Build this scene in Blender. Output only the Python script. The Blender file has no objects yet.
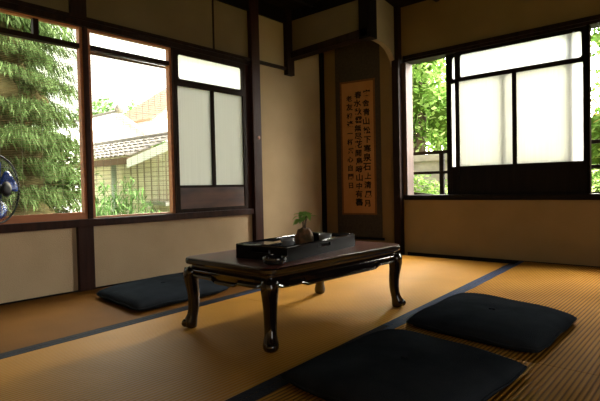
import bpy, bmesh, math, random
from mathutils import Vector, Matrix
random.seed(11)
C = bpy.context.scene.collection
PI = math.pi

# ------------------------------------------------------------------ materials
def nodes_of(name):
    m = bpy.data.materials.new(name); m.use_nodes = True
    nt = m.node_tree
    return m, nt, nt.nodes['Principled BSDF'], nt.nodes['Material Output']

def link(nt, a, b): nt.links.new(a, b)

def coords(nt, scale=(1, 1, 1), rot=(0, 0, 0)):
    tc = nt.nodes.new('ShaderNodeTexCoord'); mp = nt.nodes.new('ShaderNodeMapping')
    mp.inputs['Scale'].default_value = scale; mp.inputs['Rotation'].default_value = rot
    link(nt, tc.outputs['Object'], mp.inputs['Vector'])
    return mp.outputs['Vector']

def ramp(nt, fac, stops):
    r = nt.nodes.new('ShaderNodeValToRGB')
    el = r.color_ramp.elements
    while len(el) < len(stops): el.new(0.5)
    for e, (p, c) in zip(el, stops):
        e.position = p; e.color = (c[0], c[1], c[2], 1)
    link(nt, fac, r.inputs['Fac'])
    return r.outputs['Color']

def surf(name, c1, c2, rough=0.6, scale=(8, 8, 8), bump=0.0, detail=6, spec=0.5, bscale=None, coat=0.0):
    m, nt, b, out = nodes_of(name)
    n = nt.nodes.new('ShaderNodeTexNoise'); n.inputs['Detail'].default_value = detail; n.inputs['Scale'].default_value = 1
    link(nt, coords(nt, scale), n.inputs['Vector'])
    link(nt, ramp(nt, n.outputs['Fac'], [(0.3, c1), (0.7, c2)]), b.inputs['Base Color'])
    b.inputs['Roughness'].default_value = rough
    b.inputs['Specular IOR Level'].default_value = spec
    b.inputs['Coat Weight'].default_value = coat
    if bump:
        n2 = nt.nodes.new('ShaderNodeTexNoise'); n2.inputs['Detail'].default_value = 8; n2.inputs['Scale'].default_value = 1
        link(nt, coords(nt, bscale or scale), n2.inputs['Vector'])
        bp = nt.nodes.new('ShaderNodeBump'); bp.inputs['Strength'].default_value = bump; bp.inputs['Distance'].default_value = 0.01
        link(nt, n2.outputs['Fac'], bp.inputs['Height']); link(nt, bp.outputs['Normal'], b.inputs['Normal'])
    return m

def tatami_mat_material(name, c1, c2, ridge, spec=0.27, rough=0.5):
    m, nt, b, out = nodes_of(name)
    v = coords(nt)
    n = nt.nodes.new('ShaderNodeTexNoise'); n.inputs['Scale'].default_value = 3.0; n.inputs['Detail'].default_value = 9
    link(nt, v, n.inputs['Vector'])
    col = ramp(nt, n.outputs['Fac'], [(0.3, c1), (0.7, c2)])
    w = nt.nodes.new('ShaderNodeTexWave'); w.wave_type = 'BANDS'; w.bands_direction = 'X'
    w.inputs['Scale'].default_value = 18.0          # ridges of the rush weave, running along the mat
    w.inputs['Distortion'].default_value = 0.15
    link(nt, v, w.inputs['Vector'])
    n2 = nt.nodes.new('ShaderNodeTexNoise'); n2.inputs['Scale'].default_value = 1; n2.inputs['Detail'].default_value = 3
    link(nt, coords(nt, (40, 420, 1)), n2.inputs['Vector'])
    mx = nt.nodes.new('ShaderNodeMix'); mx.data_type = 'RGBA'; mx.blend_type = 'MULTIPLY'
    link(nt, ramp(nt, w.outputs['Fac'], [(0.0, (1 - ridge, 1 - ridge, 1 - ridge)), (0.55, (1, 1, 1))]), mx.inputs['B'])  # shade between the ridges is painted into the colour
    link(nt, col, mx.inputs['A']); mx.inputs['Factor'].default_value = 1.0
    link(nt, mx.outputs['Result'], b.inputs['Base Color'])
    ad = nt.nodes.new('ShaderNodeMath'); ad.operation = 'MULTIPLY_ADD'; ad.inputs[1].default_value = 0.25
    link(nt, n2.outputs['Fac'], ad.inputs[0]); link(nt, w.outputs['Fac'], ad.inputs[2])
    bp = nt.nodes.new('ShaderNodeBump'); bp.inputs['Strength'].default_value = 0.25 + 0.55 * ridge; bp.inputs['Distance'].default_value = 0.004
    link(nt, ad.outputs[0], bp.inputs['Height']); link(nt, bp.outputs['Normal'], b.inputs['Normal'])
    b.inputs['Roughness'].default_value = rough; b.inputs['Specular IOR Level'].default_value = spec
    b.inputs['Specular Tint'].default_value = (1, .60, .18, 1)
    return m

def frosted(name, col, thru):
    m, nt, b, out = nodes_of(name)
    nt.nodes.remove(b)
    t = nt.nodes.new('ShaderNodeBsdfTranslucent'); t.inputs['Color'].default_value = (*col, 1)
    d = nt.nodes.new('ShaderNodeBsdfDiffuse'); d.inputs['Color'].default_value = (*col, 1)
    mx = nt.nodes.new('ShaderNodeMixShader'); mx.inputs[0].default_value = thru
    link(nt, d.outputs[0], mx.inputs[1]); link(nt, t.outputs[0], mx.inputs[2])
    w = nt.nodes.new('ShaderNodeTexNoise'); w.inputs['Scale'].default_value = 1; link(nt, coords(nt, (90, 90, 1.5)), w.inputs['Vector'])
    mul = nt.nodes.new('ShaderNodeMix'); mul.data_type = 'RGBA'; mul.blend_type = 'MULTIPLY'; mul.inputs['Factor'].default_value = 1
    mul.inputs['A'].default_value = (*col, 1)
    link(nt, ramp(nt, w.outputs['Fac'], [(0.2, (.88, .88, .88)), (0.8, (1, 1, 1))]), mul.inputs['B'])
    link(nt, mul.outputs['Result'], t.inputs['Color'])
    link(nt, mx.outputs[0], out.inputs['Surface'])
    return m

def clear_glass(name):
    m, nt, b, out = nodes_of(name)
    nt.nodes.remove(b)
    t = nt.nodes.new('ShaderNodeBsdfTransparent'); t.inputs['Color'].default_value = (.95, .97, .95, 1)
    g = nt.nodes.new('ShaderNodeBsdfGlossy'); g.inputs['Roughness'].default_value = 0.02
    mx = nt.nodes.new('ShaderNodeMixShader'); mx.inputs[0].default_value = 0.04
    link(nt, t.outputs[0], mx.inputs[1]); link(nt, g.outputs[0], mx.inputs[2]); link(nt, mx.outputs[0], out.inputs['Surface'])
    return m

def leaf_material(name, stops, trans=0.35):
    m, nt, b, out = nodes_of(name)
    nt.nodes.remove(b)
    g = nt.nodes.new('ShaderNodeNewGeometry')
    col = ramp(nt, g.outputs['Random Per Island'], stops)
    d = nt.nodes.new('ShaderNodeBsdfDiffuse'); t = nt.nodes.new('ShaderNodeBsdfTranslucent')
    link(nt, col, d.inputs['Color']); link(nt, col, t.inputs['Color'])
    mx = nt.nodes.new('ShaderNodeMixShader'); mx.inputs[0].default_value = trans
    link(nt, d.outputs[0], mx.inputs[1]); link(nt, t.outputs[0], mx.inputs[2]); link(nt, mx.outputs[0], out.inputs['Surface'])
    return m

M = {}
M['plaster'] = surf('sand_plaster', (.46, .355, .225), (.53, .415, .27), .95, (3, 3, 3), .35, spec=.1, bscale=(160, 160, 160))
M['plaster_matched'] = surf('light_matched_plaster', (.31, .23, .135), (.37, .275, .165), .95, (3, 3, 3), .35, spec=.1, bscale=(160, 160, 160))  # same wall plaster, toned apart to stand in for the light by the alcove
M['plaster_dim'] = surf('shaded_upper_plaster', (.135, .095, .052), (.175, .125, .07), .95, (2, 2, 2), .3, spec=.1, bscale=(160, 160, 160))  # upper plaster darkened in its colour for the dim light up there
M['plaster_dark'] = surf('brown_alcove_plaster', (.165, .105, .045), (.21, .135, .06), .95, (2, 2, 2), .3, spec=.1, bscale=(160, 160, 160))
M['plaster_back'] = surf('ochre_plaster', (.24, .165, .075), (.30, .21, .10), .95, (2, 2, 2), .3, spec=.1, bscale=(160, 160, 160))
M['wood'] = surf('dark_stained_wood', (.010, .005, .0035), (.022, .010, .006), .55, (30, 30, 2.5), .15, spec=.10)
M['wood_red'] = surf('red_brown_wood', (.018, .006, .004), (.038, .012, .007), .5, (30, 30, 2.5), .15, spec=.14)
M['wood_board'] = surf('mottled_red_board', (.022, .009, .006), (.13, .042, .018), .4, (2, 5, 9), .1, spec=.4, detail=3)
M['wood_orange'] = surf('orange_brown_sash_wood', (.36, .125, .045), (.48, .18, .07), .5, (3, 3, 30), .1)
M['wood_black'] = surf('blackened_wood', (.005, .0035, .003), (.010, .007, .0055), .55, (30, 30, 3), .1, spec=.08)
M['wood_pale'] = surf('weathered_pale_wood', (.055, .030, .023), (.075, .043, .033), .7, (30, 30, 3), .1)
M['ceiling'] = surf('smoked_ceiling_board', (.010, .007, .005), (.020, .013, .009), .8, (3, 40, 3), .1, spec=.05)
M['lacquer'] = surf('dark_table_lacquer', (.006, .0035, .0035), (.011, .006, .005), .11, (6, 6, 6), .0, spec=.9)
M['table_top'] = surf('red_brown_table_top', (.085, .024, .014), (.14, .042, .025), .32, (45, 3, 10), .04, spec=.35)
M['tray'] = surf('black_tray_lacquer', (.0035, .0035, .004), (.006, .0058, .006), .4, (10, 10, 10), 0, spec=.07)
M['gloss'] = surf('black_gloss_glaze', (.010, .010, .012), (.02, .02, .022), .06, (10, 10, 10), 0, spec=.8)
M['cup'] = surf('grey_glazed_ceramic', (.20, .21, .23), (.32, .33, .35), .08, (10, 10, 10), 0, spec=.8)
M['cloth'] = surf('navy_cotton', (.019, .023, .029), (.029, .035, .043), .95, (7, 7, 7), .5, spec=.0, bscale=(300, 300, 300))
M['heri'] = surf('dark_navy_border_cloth', (.007, .009, .015), (.014, .017, .026), .7, (90, 90, 9), .3, spec=.10)
M['heri_glare'] = surf('glare_lit_border_cloth', (.007, .017, .048), (.014, .031, .080), .65, (90, 90, 9), .3, spec=.12)  # border cloth brightened in colour where window light glares on it
M['straw'] = surf('straw_core', (.30, .19, .07), (.38, .25, .10), .9)
M['tatami_left'] = tatami_mat_material('woven_rush_shaded', (.125, .052, .008), (.16, .068, .012), .16, .06, .65)  # same rush, colour darkened to stand for weaker light along the left wall
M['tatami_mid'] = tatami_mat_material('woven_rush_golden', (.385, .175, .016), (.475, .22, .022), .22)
M['tatami_right'] = tatami_mat_material('woven_rush_ridged', (.34, .155, .022), (.43, .205, .032), .70, .04, .6)  # groove shade painted stronger here, as raking light would show it
M['paper'] = surf('aged_orange_paper', (.33, .155, .052), (.40, .20, .075), .9, (6, 6, 3), .1, spec=.05)
M['mount'] = surf('dark_scroll_silk', (.040, .034, .026), (.058, .048, .036), .85, (50, 50, 50), .2, spec=.1)
M['mount_band'] = surf('red_brown_scroll_silk', (.13, .055, .022), (.17, .075, .03), .85, (50, 50, 50), .2, spec=.1)
M['ink'] = surf('sumi_ink', (.006, .005, .004), (.012, .010, .008), .8, spec=.1)
M['fan_black'] = surf('black_plastic', (.005, .005, .006), (.008, .008, .009), .5, spec=.15)
M['fan_grey'] = surf('grey_plastic', (.22, .24, .24), (.28, .30, .30), .4)
m, nt, b, out = nodes_of('blue_tinted_plastic')
n_ = nt.nodes.new('ShaderNodeTexNoise'); n_.inputs['Scale'].default_value = 12
link(nt, ramp(nt, n_.outputs['Fac'], [(.3, (.006, .030, .20)), (.7, (.012, .05, .32))]), b.inputs['Base Color'])
b.inputs['Roughness'].default_value = .25; b.inputs['Transmission Weight'].default_value = .15
M['fan_blue'] = m
M['frost'] = frosted('frosted_glass', (.75, .75, .72), .93)
M['frost_top'] = frosted('frosted_glass_clearer', (.97, .98, .98), .95)
M['frost_left'] = frosted('frosted_glass_greenish', (.53, .54, .51), .60)
M['glass'] = clear_glass('clear_window_glass')
M['bamboo'] = surf('split_bamboo', (.10, .06, .028), (.17, .105, .05), .6, (2, 2, 200))
M['string'] = surf('hemp_string', (.16, .13, .11), (.22, .18, .15), .9)
M['evergreen'] = leaf_material('drooping_needles', [(0, (.020, .030, .009)), (.35, (.045, .074, .022)), (.7, (.088, .135, .046)), (1, (.155, .21, .09))])
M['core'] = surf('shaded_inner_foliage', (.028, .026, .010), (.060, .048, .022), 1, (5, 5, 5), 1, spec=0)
M['leaf_lime'] = leaf_material('bright_maple_leaves', [(0, (.06, .13, .022)), (.4, (.17, .32, .065)), (.75, (.33, .49, .14)), (1, (.55, .66, .32))], .55)
M['leaf_mix'] = leaf_material('leaves_with_red_tips', [(0, (.05, .11, .02)), (.5, (.14, .25, .06)), (.88, (.26, .36, .11)), (1, (.36, .17, .08))], .55)
M['leaf_bamboo'] = leaf_material('bamboo_leaves', [(0, (.05, .10, .03)), (.5, (.11, .22, .06)), (1, (.24, .36, .15))], .4)
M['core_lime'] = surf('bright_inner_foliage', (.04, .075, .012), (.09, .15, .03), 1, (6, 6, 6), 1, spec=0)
M['bark'] = surf('brown_bark', (.06, .042, .028), (.11, .08, .055), .9, (12, 12, 3), .6)
M['house_wall'] = surf('cream_render', (.80, .72, .62), (.88, .80, .70), .9, (1, 1, 6), .1)
M['house_white'] = surf('white_render', (.85, .85, .86), (.92, .92, .92), .8)
M['roof_tile'] = surf('grey_roof_tile', (.17, .15, .14), (.26, .23, .21), .6, (4, 4, 4), .2)
M['fascia'] = surf('brown_fascia_board', (.13, .065, .032), (.18, .095, .05), .7)
M['pipe'] = surf('pale_green_drainpipe', (.42, .50, .42), (.50, .58, .50), .5)
M['ground'] = surf('garden_soil_and_moss', (.10, .11, .05), (.20, .22, .09), 1, (2, 2, 2), .4, spec=0)
M['stone'] = surf('grey_stone', (.24, .23, .21), (.38, .36, .33), .9, (6, 6, 6), .5)

# ------------------------------------------------------------------ geometry helpers
def obj(name, bm, mat, parent=None, smooth=False):
    bmesh.ops.recalc_face_normals(bm, faces=bm.faces[:])
    me = bpy.data.meshes.new(name); bm.to_mesh(me); bm.free()
    for mm in (mat if isinstance(mat, (list, tuple)) else [mat]): me.materials.append(mm)
    if smooth:
        for p in me.polygons: p.use_smooth = True
    o = bpy.data.objects.new(name, me); C.objects.link(o)
    if parent: o.parent = parent
    return o

def tag(o, label=None, cat=None, group=None, kind=None):
    if label: o['label'] = label
    if cat: o['category'] = cat
    if group: o['group'] = group
    if kind: o['kind'] = kind
    return o

def thing(name, label, cat, loc=(0, 0, 0), rotz=0, group=None, kind=None):
    o = bpy.data.objects.new(name, None); C.objects.link(o)
    o.empty_display_size = .05
    o.location = loc; o.rotation_euler = (0, 0, rotz)
    return tag(o, label, cat, group, kind)

def struct(name, bm, mat, label, cat, parent=None):
    return tag(obj(name, bm, mat, parent), label, cat, kind='structure')

def NB(): return bmesh.new()

def box(bm, x0, x1, y0, y1, z0, z1, bev=0.0, mi=0):
    vs = [bm.verts.new((x, y, z)) for x in (x0, x1) for y in (y0, y1) for z in (z0, z1)]
    fs = []
    for idx in ((0, 1, 3, 2), (4, 6, 7, 5), (0, 4, 5, 1), (2, 3, 7, 6), (0, 2, 6, 4), (1, 5, 7, 3)):
        f = bm.faces.new([vs[i] for i in idx]); f.material_index = mi; fs.append(f)
    if bev:
        es = list({e for f in fs for e in f.edges})
        r = bmesh.ops.bevel(bm, geom=es, offset=bev, segments=2, profile=.7, affect='EDGES')
        for f in r['faces']: f.material_index = mi
    return vs

def prism(bm, pts, axis, a, b, mi=0):
    """extrude the closed polygon pts (2-D) from a to b along the axis (0, 1 or 2)"""
    def P(p, t):
        q = [p[0], p[1]]; q.insert(axis, t); return q
    A = [bm.verts.new(P(p, a)) for p in pts]; B = [bm.verts.new(P(p, b)) for p in pts]
    n = len(pts)
    fa = bm.faces.new(A); fb = bm.faces.new(B[::-1])
    fa.material_index = fb.material_index = mi
    for i in range(n):
        f = bm.faces.new((A[i], B[i], B[(i + 1) % n], A[(i + 1) % n])); f.material_index = mi

def loft(bm, rings, close=True, caps=True):
    R_ = [[bm.verts.new(p) for p in r] for r in rings]
    n = len(R_[0])
    for a, b in zip(R_, R_[1:]):
        for i in range(n if close else n - 1):
            bm.faces.new((a[i], a[(i + 1) % n], b[(i + 1) % n], b[i]))
    if caps and close:
        bm.faces.new(R_[0][::-1]); bm.faces.new(R_[-1])
    return R_

def lathe(bm, prof, cx=0, cy=0, n=28, caps=False):
    loft(bm, [[(cx + r * math.cos(2 * PI * i / n), cy + r * math.sin(2 * PI * i / n), z) for i in range(n)] for r, z in prof], True, caps)

def tube(bm, pts, r, n=8, closed=False):
    pts = [Vector(p) for p in pts]
    N = len(pts); rr = r if isinstance(r, (list, tuple)) else [r] * N
    rings = []
    up = None
    for i, p in enumerate(pts):
        a = pts[(i - 1) % N] if (closed or i > 0) else p
        c = pts[(i + 1) % N] if (closed or i < N - 1) else p
        t = (c - a).normalized()
        if up is None:
            up = Vector((0, 0, 1)) if abs(t.z) < .9 else Vector((1, 0, 0))
        s = t.cross(up).normalized(); up = s.cross(t).normalized()
        rings.append([p + (s * math.cos(2 * PI * k / n) + up * math.sin(2 * PI * k / n)) * rr[i] for k in range(n)])
    if closed: rings.append(rings[0][:])
    loft(bm, rings, True, not closed)

def rounded(x0, x1, y0, y1, r, n=6):
    pts = []
    for cx, cy, a in ((x1 - r, y1 - r, 0), (x0 + r, y1 - r, 90), (x0 + r, y0 + r, 180), (x1 - r, y0 + r, 270)):
        for k in range(n + 1):
            t = math.radians(a + 90 * k / n); pts.append((cx + r * math.cos(t), cy + r * math.sin(t)))
    return pts

# ------------------------------------------------------------------ camera (eye of somebody sitting on the floor)
cam = bpy.data.cameras.new('camera'); co = bpy.data.objects.new('camera', cam); C.objects.link(co)
pitch, roll, yaw = CAMP = (-0.027, -0.022, -0.717)
fw = Vector((math.sin(yaw) * math.cos(pitch), math.cos(yaw) * math.cos(pitch), math.sin(pitch)))
rt = Vector((math.cos(yaw), -math.sin(yaw), 0)); up = rt.cross(fw)
r2 = math.cos(roll) * rt + math.sin(roll) * up; u2 = -math.sin(roll) * rt + math.cos(roll) * up
mw = Matrix.Identity(4)
for i in range(3): mw[i][0] = r2[i]; mw[i][1] = u2[i]; mw[i][2] = -fw[i]; mw[i][3] = (0, 0, .65)[i]
co.matrix_world = mw
cam.sensor_width = 36; cam.lens = 493.62 / 600 * 36; cam.clip_start = .02; cam.clip_end = 300
bpy.context.scene.camera = co

# ------------------------------------------------------------------ room shell
LX, RY, CZ = -3.218, 4.255, 2.345         # left wall face, back wall face, ceiling
WE = -.45                                  # right end of the back window, out of view, set to cut its light
XR, YF = 1.75, -1.25                       # wall on the right and wall behind the viewer
bm = NB(); box(bm, LX - .12, XR, YF, RY + .12, -.25, -.034); struct('floor', bm, M['straw'], 'straw coloured sub-floor beneath the tatami mats', 'floor')
bm = NB(); box(bm, LX - .12, XR + .1, YF - .1, RY + .12, CZ, CZ + .12); ce = struct('ceiling', bm, M['ceiling'], 'dark smoked board ceiling', 'ceiling')
bm = NB()
for k in range(11):
    x = LX + .3 + k * .45
    box(bm, x, x + .035, YF, RY, CZ - .04, CZ)
obj('batten', bm, M['wood_black'], ce)

# left wall: plaster below the sill, plaster above the lintel, plaster to the right of the post
bm = NB()
box(bm, LX - .10, LX, YF, 3.10, -.2, .43)
box(bm, LX - .10, LX, YF, .80, .43, 1.79)
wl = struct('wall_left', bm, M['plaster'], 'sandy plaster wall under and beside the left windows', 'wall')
bm = NB(); box(bm, LX - .10, LX, 3.08, RY + .1, -.2, CZ); obj('alcove_plaster', bm, M['plaster_matched'], wl)
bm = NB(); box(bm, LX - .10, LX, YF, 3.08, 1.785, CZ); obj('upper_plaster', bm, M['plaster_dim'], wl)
# back wall with the second window
bm = NB()
box(bm, -2.40, XR, RY, RY + .10, -.2, .515)
box(bm, WE, XR, RY, RY + .10, .515, 1.85)
wb = struct('wall_back', bm, M['plaster_back'], 'ochre plaster wall beneath the back window', 'wall')
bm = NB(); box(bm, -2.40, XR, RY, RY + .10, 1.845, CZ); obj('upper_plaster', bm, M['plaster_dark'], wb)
AY0, AY1 = 4.085, 4.240
def alcove_y(x): return AY0 + (AY1 - AY0) * (x - LX) / (-2.40 - LX)
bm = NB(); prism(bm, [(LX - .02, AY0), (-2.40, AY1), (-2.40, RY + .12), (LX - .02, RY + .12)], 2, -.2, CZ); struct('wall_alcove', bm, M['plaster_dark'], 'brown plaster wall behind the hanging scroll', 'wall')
bm = NB(); box(bm, XR, XR + .1, YF - .1, .2, -.2, CZ); box(bm, XR, XR + .1, 1.45, RY + .1, -.2, CZ); box(bm, XR, XR + .1, .2, 1.45, 1.78, CZ); box(bm, XR, XR + .1, .2, 1.45, -.2, .0); struct('wall_right', bm, M['plaster_dark'], 'brown wall to the right outside the picture', 'wall')  # opening added in this unseen wall for fill light; dark brown cuts bounce
bm = NB(); box(bm, LX - .1, XR, YF - .1, YF, -.2, CZ); struct('wall_front', bm, M['plaster_dark'], 'brown wall behind the viewer', 'wall')  # unseen wall, coloured dark to cut bounced light

# hung wall over the alcove, its beam and its two short hanging posts
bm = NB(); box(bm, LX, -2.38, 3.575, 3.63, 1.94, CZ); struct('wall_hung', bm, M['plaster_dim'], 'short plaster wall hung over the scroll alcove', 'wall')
bm = NB(); prism(bm, [(LX, 1.885), (-2.30, 1.92), (-2.30, 1.985), (LX, 1.945)], 1, 3.55, 3.655); struct('trim_1', bm, M['wood'], 'dark beam under the hung plaster wall', 'beam')
bm = NB(); box(bm, LX, LX + .048, 3.50, 3.60, 1.725, CZ, .004); struct('trim_2', bm, M['wood'], 'short dark hanging post at the left end of the beam', 'post')
bm = NB(); box(bm, -2.39, -2.275, 3.55, 3.66, 1.90, CZ, .006); struct('trim_3', bm, M['wood_black'], 'dark hanging post at the right end of the beam', 'post')

# arched sleeve wall between the hanging post and the corner post
def sleeve():
    bm = NB()
    p0, p1 = Vector((-2.335, 3.62)), Vector((-2.425, 4.235))
    d = (p1 - p0); nrm = Vector((-d.y, d.x)).normalized() * .05
    curve = [(0, 1.925), (.35, 1.945), (.55, 1.945), (.66, 1.935), (.76, 1.915), (.85, 1.885), (.92, 1.85), (.965, 1.815), (.985, 1.79), (1, 1.79)]
    poly = curve + [(1, CZ), (0, CZ)]
    A = [bm.verts.new((p0.x + d.x * t, p0.y + d.y * t, z)) for t, z in poly]
    B = [bm.verts.new((p0.x + d.x * t + nrm.x, p0.y + d.y * t + nrm.y, z)) for t, z in poly]
    bm.faces.new(A); bm.faces.new(B[::-1])
    for i in range(len(poly)):
        j = (i + 1) % len(poly); bm.faces.new((A[i], B[i], B[j], A[j]))
    return bm
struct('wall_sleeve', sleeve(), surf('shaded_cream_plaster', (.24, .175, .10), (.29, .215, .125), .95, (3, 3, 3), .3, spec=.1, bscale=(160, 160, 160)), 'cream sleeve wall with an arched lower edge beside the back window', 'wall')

# posts
def post(name, x0, x1, y0, y1, z0, z1, mat, label):
    bm = NB(); box(bm, x0, x1, y0, y1, z0, z1, .006)
    return struct(name, bm, mat, label, 'post')
post('trim_4', LX - .06, LX + .028, 1.462, 1.568, -.034, .425, M['wood_red'], 'dark red-brown post under the sill between the two large left windows')
post('trim_19', LX - .06, LX + .028, 1.462, 1.568, 1.78, CZ, M['wood'], 'dark post above the lintel between the two large left windows')
post('trim_20', LX - .06, LX + .006, 1.550, 1.580, .46, 1.75, M['wood_red'], 'slim red-brown upright between the two large left windows')
p5 = post('trim_5', LX - .06, LX + .045, 3.035, 3.135, -.034, CZ, M['wood_red'], 'dark red-brown post right of the frosted panel in the left wall')
bm = NB(); lathe(bm, [(0.0001, .008), (.009, .006), (.015, .002), (.015, -.002)], 0, 0, 14)
o = obj('nail_cover', bm, surf('pale_copper', (.75, .42, .34), (.85, .58, .50), .35), p5, True)
o.location = (LX + .0455, 3.10, 1.10); o.rotation_euler = (0, PI / 2, 0)
tag(o, 'small pale copper nail cover')
post('trim_6', LX, LX + .03, 4.035, 4.085, -.034, CZ, M['wood_black'], 'thin dark corner strip left of the hanging scroll')
post('trim_7', -2.452, -2.378, 4.19, RY + .10, -.034, CZ, M['wood'], 'dark corner post left of the back window')
# lintels and sills
bm = NB()
box(bm, LX - .08, LX + .02, YF, 3.05, 1.737, 1.775)
box(bm, LX - .02, LX + .034, YF, 3.51, 1.772, 1.797, .004)
struct('trim_8', bm, M['wood'], 'dark lintel running over the left windows', 'lintel')
bm = NB(); box(bm, LX - .10, LX + .03, YF, 3.04, .420, .470, .005)
struct('trim_9', bm, M['wood_red'], 'dark wooden sill under the left windows', 'sill')
bm = NB()
box(bm, -2.36, WE, RY - .02, RY + .12, 1.815, 1.84)
box(bm, -2.35, XR, RY - .034, RY + .05, 1.838, 1.872, .005)
struct('trim_10', bm, M['wood'], 'dark lintel over the back window', 'lintel')
bm = NB(); box(bm, -2.36, WE, RY - .03, RY + .12, .505, .552, .005)
struct('trim_11', bm, M['wood_black'], 'dark wooden sill under the back window', 'sill')
bm = NB(); box(bm, LX, LX + .024, YF, 3.5, 2.215, CZ); struct('trim_12', bm, M['wood_black'], 'dark cornice board above the left wall', 'cornice')
bm = NB(); box(bm, LX, LX + .006, 2.640, 2.655, 1.797, 2.22); struct('trim_13', bm, M['wood'], 'thin upright batten in the upper left wall', 'batten')
bm = NB(); box(bm, LX, LX + .015, YF, RY - .2, -.034, .008); struct('baseboard_left', bm, M['wood_black'], 'thin dark strip along the foot of the left wall', 'baseboard')
bm = NB(); box(bm, -2.34, XR, RY - .012, RY, -.034, .004); struct('baseboard_back', bm, M['wood_black'], 'thin dark strip along the foot of the back wall', 'baseboard')
bm = NB(); box(bm, LX, -2.42, 3.57, 3.635, 2.245, CZ); struct('trim_14', bm, M['wood_black'], 'dark cornice board above the hung wall', 'cornice')

# ------------------------------------------------------------------ windows of the left wall
def side_window(name, y0, y1, zt, mull, label, frame_mat):
    """fixed sash in the left wall: frame, transom bar, optional mullion in the transom, clear panes"""
    w = thing(name, label, 'window', (LX - .03, (y0 + y1) / 2, .47), 0, None, 'structure')
    ly0, ly1 = y0 - (y0 + y1) / 2, y1 - (y0 + y1) / 2
    H = 1.737 - .47; t = zt - .47
    f = NB(); s = .020
    box(f, -.02, .02, ly0, ly0 + s, 0, H); box(f, -.02, .02, ly1 - s, ly1, 0, H)
    box(f, -.02, .02, ly0 + s, ly1 - s, H - .012, H); box(f, -.02, .02, ly0 + s, ly1 - s, 0, .046 if mull is not None else .012)
    obj('window_frame', f, frame_mat, w)
    f = NB(); box(f, -.02, .024, ly0 + s, ly1 - s, t - .016, t + .014); obj('transom_bar', f, M['wood'], w)
    if mull is not None:
        f = NB(); box(f, -.015, .02, mull - (y0 + y1) / 2 - .016, mull - (y0 + y1) / 2 + .016, t + .014, H - .012); obj('mullion', f, M['wood'], w)
    for a, b in ((.008, t - .014), (t + .012, H - .01)):
        f = NB(); box(f, -.004, 0, ly0 + .012, ly1 - .012, a, b); obj('pane', f, M['glass'], w)
    return w
side_window('window_1', .80, 1.548, 1.612, 1.262, 'leftmost window with a green tree and a bamboo blind behind it', M['wood_orange'])
side_window('window_2', 1.582, 2.236, 1.616, None, 'tall window between the posts with a roof behind it', M['wood_orange'])

def rounded_frame(bm, u0, u1, v0, v1, hole, t0, t1, r):
    """flat plate in the (u, v) plane with one rounded hole; returns vertices mapped later as (u, t, v)"""
    h = rounded(*hole, r)
    n = len(h)
    q = n // 4
    corners = [(u1, v1), (u0, v1), (u0, v0), (u1, v0)]
    outer = []
    for k in range(4):
        outer += [corners[k]] * q
    for t in (t0, t1):
        pass
    def V(p, t): return bm.verts.new((p[0], t, p[1]))
    ha = [V(p, t0) for p in h]; hb = [V(p, t1) for p in h]
    ca = [V(p, t0) for p in corners]; cb = [V(p, t1) for p in corners]
    for i in range(n):
        j = (i + 1) % n
        bm.faces.new((ha[i], ha[j], hb[j], hb[i]))
        ki, kj = i // q, j // q
        for H_, C_ in ((ha, ca), (hb, cb)):
            if ki == kj: bm.faces.new((H_[i], H_[j], C_[ki]))
            else: bm.faces.new((H_[i], H_[j], C_[kj], C_[ki]))
    for k in range(4):
        l = (k + 1) % 4
        bm.faces.new((ca[k], ca[l], cb[l], cb[k]))

def shoji_panel(root, W, Z, mats, st=.034):
    """sliding panel seen face-on: local x along the panel, local z up, local -y towards the room.
       Z = (bottom board top, pane bottom, pane top, small pane bottom, small pane top, panel top)"""
    zb, zp0, zp1, zs0, zs1, zt = Z
    d = .026
    f = NB()
    box(f, 0, st, -d / 2, d / 2, 0, zt); box(f, W - st, W, -d / 2, d / 2, 0, zt)
    box(f, st, W - st, -d / 2, d / 2, zb - .004, zp0)
    box(f, st, W - st, -d / 2, d / 2, 0, .03)
    rounded_frame(f, st, W - st, zp1, zt, (st + .012, W - st - .008, zs0, zs1), -d / 2, d / 2, .02)
    fr = obj('window_frame', f, mats[0], root)
    f = NB(); mx = W * mats[4]; box(f, mx - .016, mx + .016, -d / 2, d / 2, zp0, zp1); obj('mullion', f, mats[0], root)
    f = NB(); box(f, st - .004, W - st + .004, -.006, .006, .02, zb); obj('bottom_board', f, mats[1], root)
    for a, b in ((st - .004, mx - .014), (mx + .014, W - st + .004)):
        f = NB(); box(f, a, b, .001, .003, zp0 - .006, zp1 + .006); obj('pane', f, mats[2], root)
    f = NB(); box(f, st, W - st, .001, .003, zs0 - .01, zs1 + .01); o = obj('pane', f, mats[3], root)
    tag(o, 'small upper pane with rounded corners')

w3 = thing('window_3', 'frosted sliding panel in the left wall beside the post', 'window', (LX + .0, 2.238, .470), PI / 2, None, 'structure')
shoji_panel(w3, .742, (.198, .214, .985, 1.037, 1.226, 1.268), (M['wood'], M['wood_board'], M['frost_left'], M['frost_top'], .505))
bm = NB(); box(bm, LX - .05, LX + .005, 2.982, 3.04, .47, 1.74); struct('trim_15', bm, M['wood_red'], 'narrow dark jamb between frosted panel and left post', 'jamb')

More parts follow.
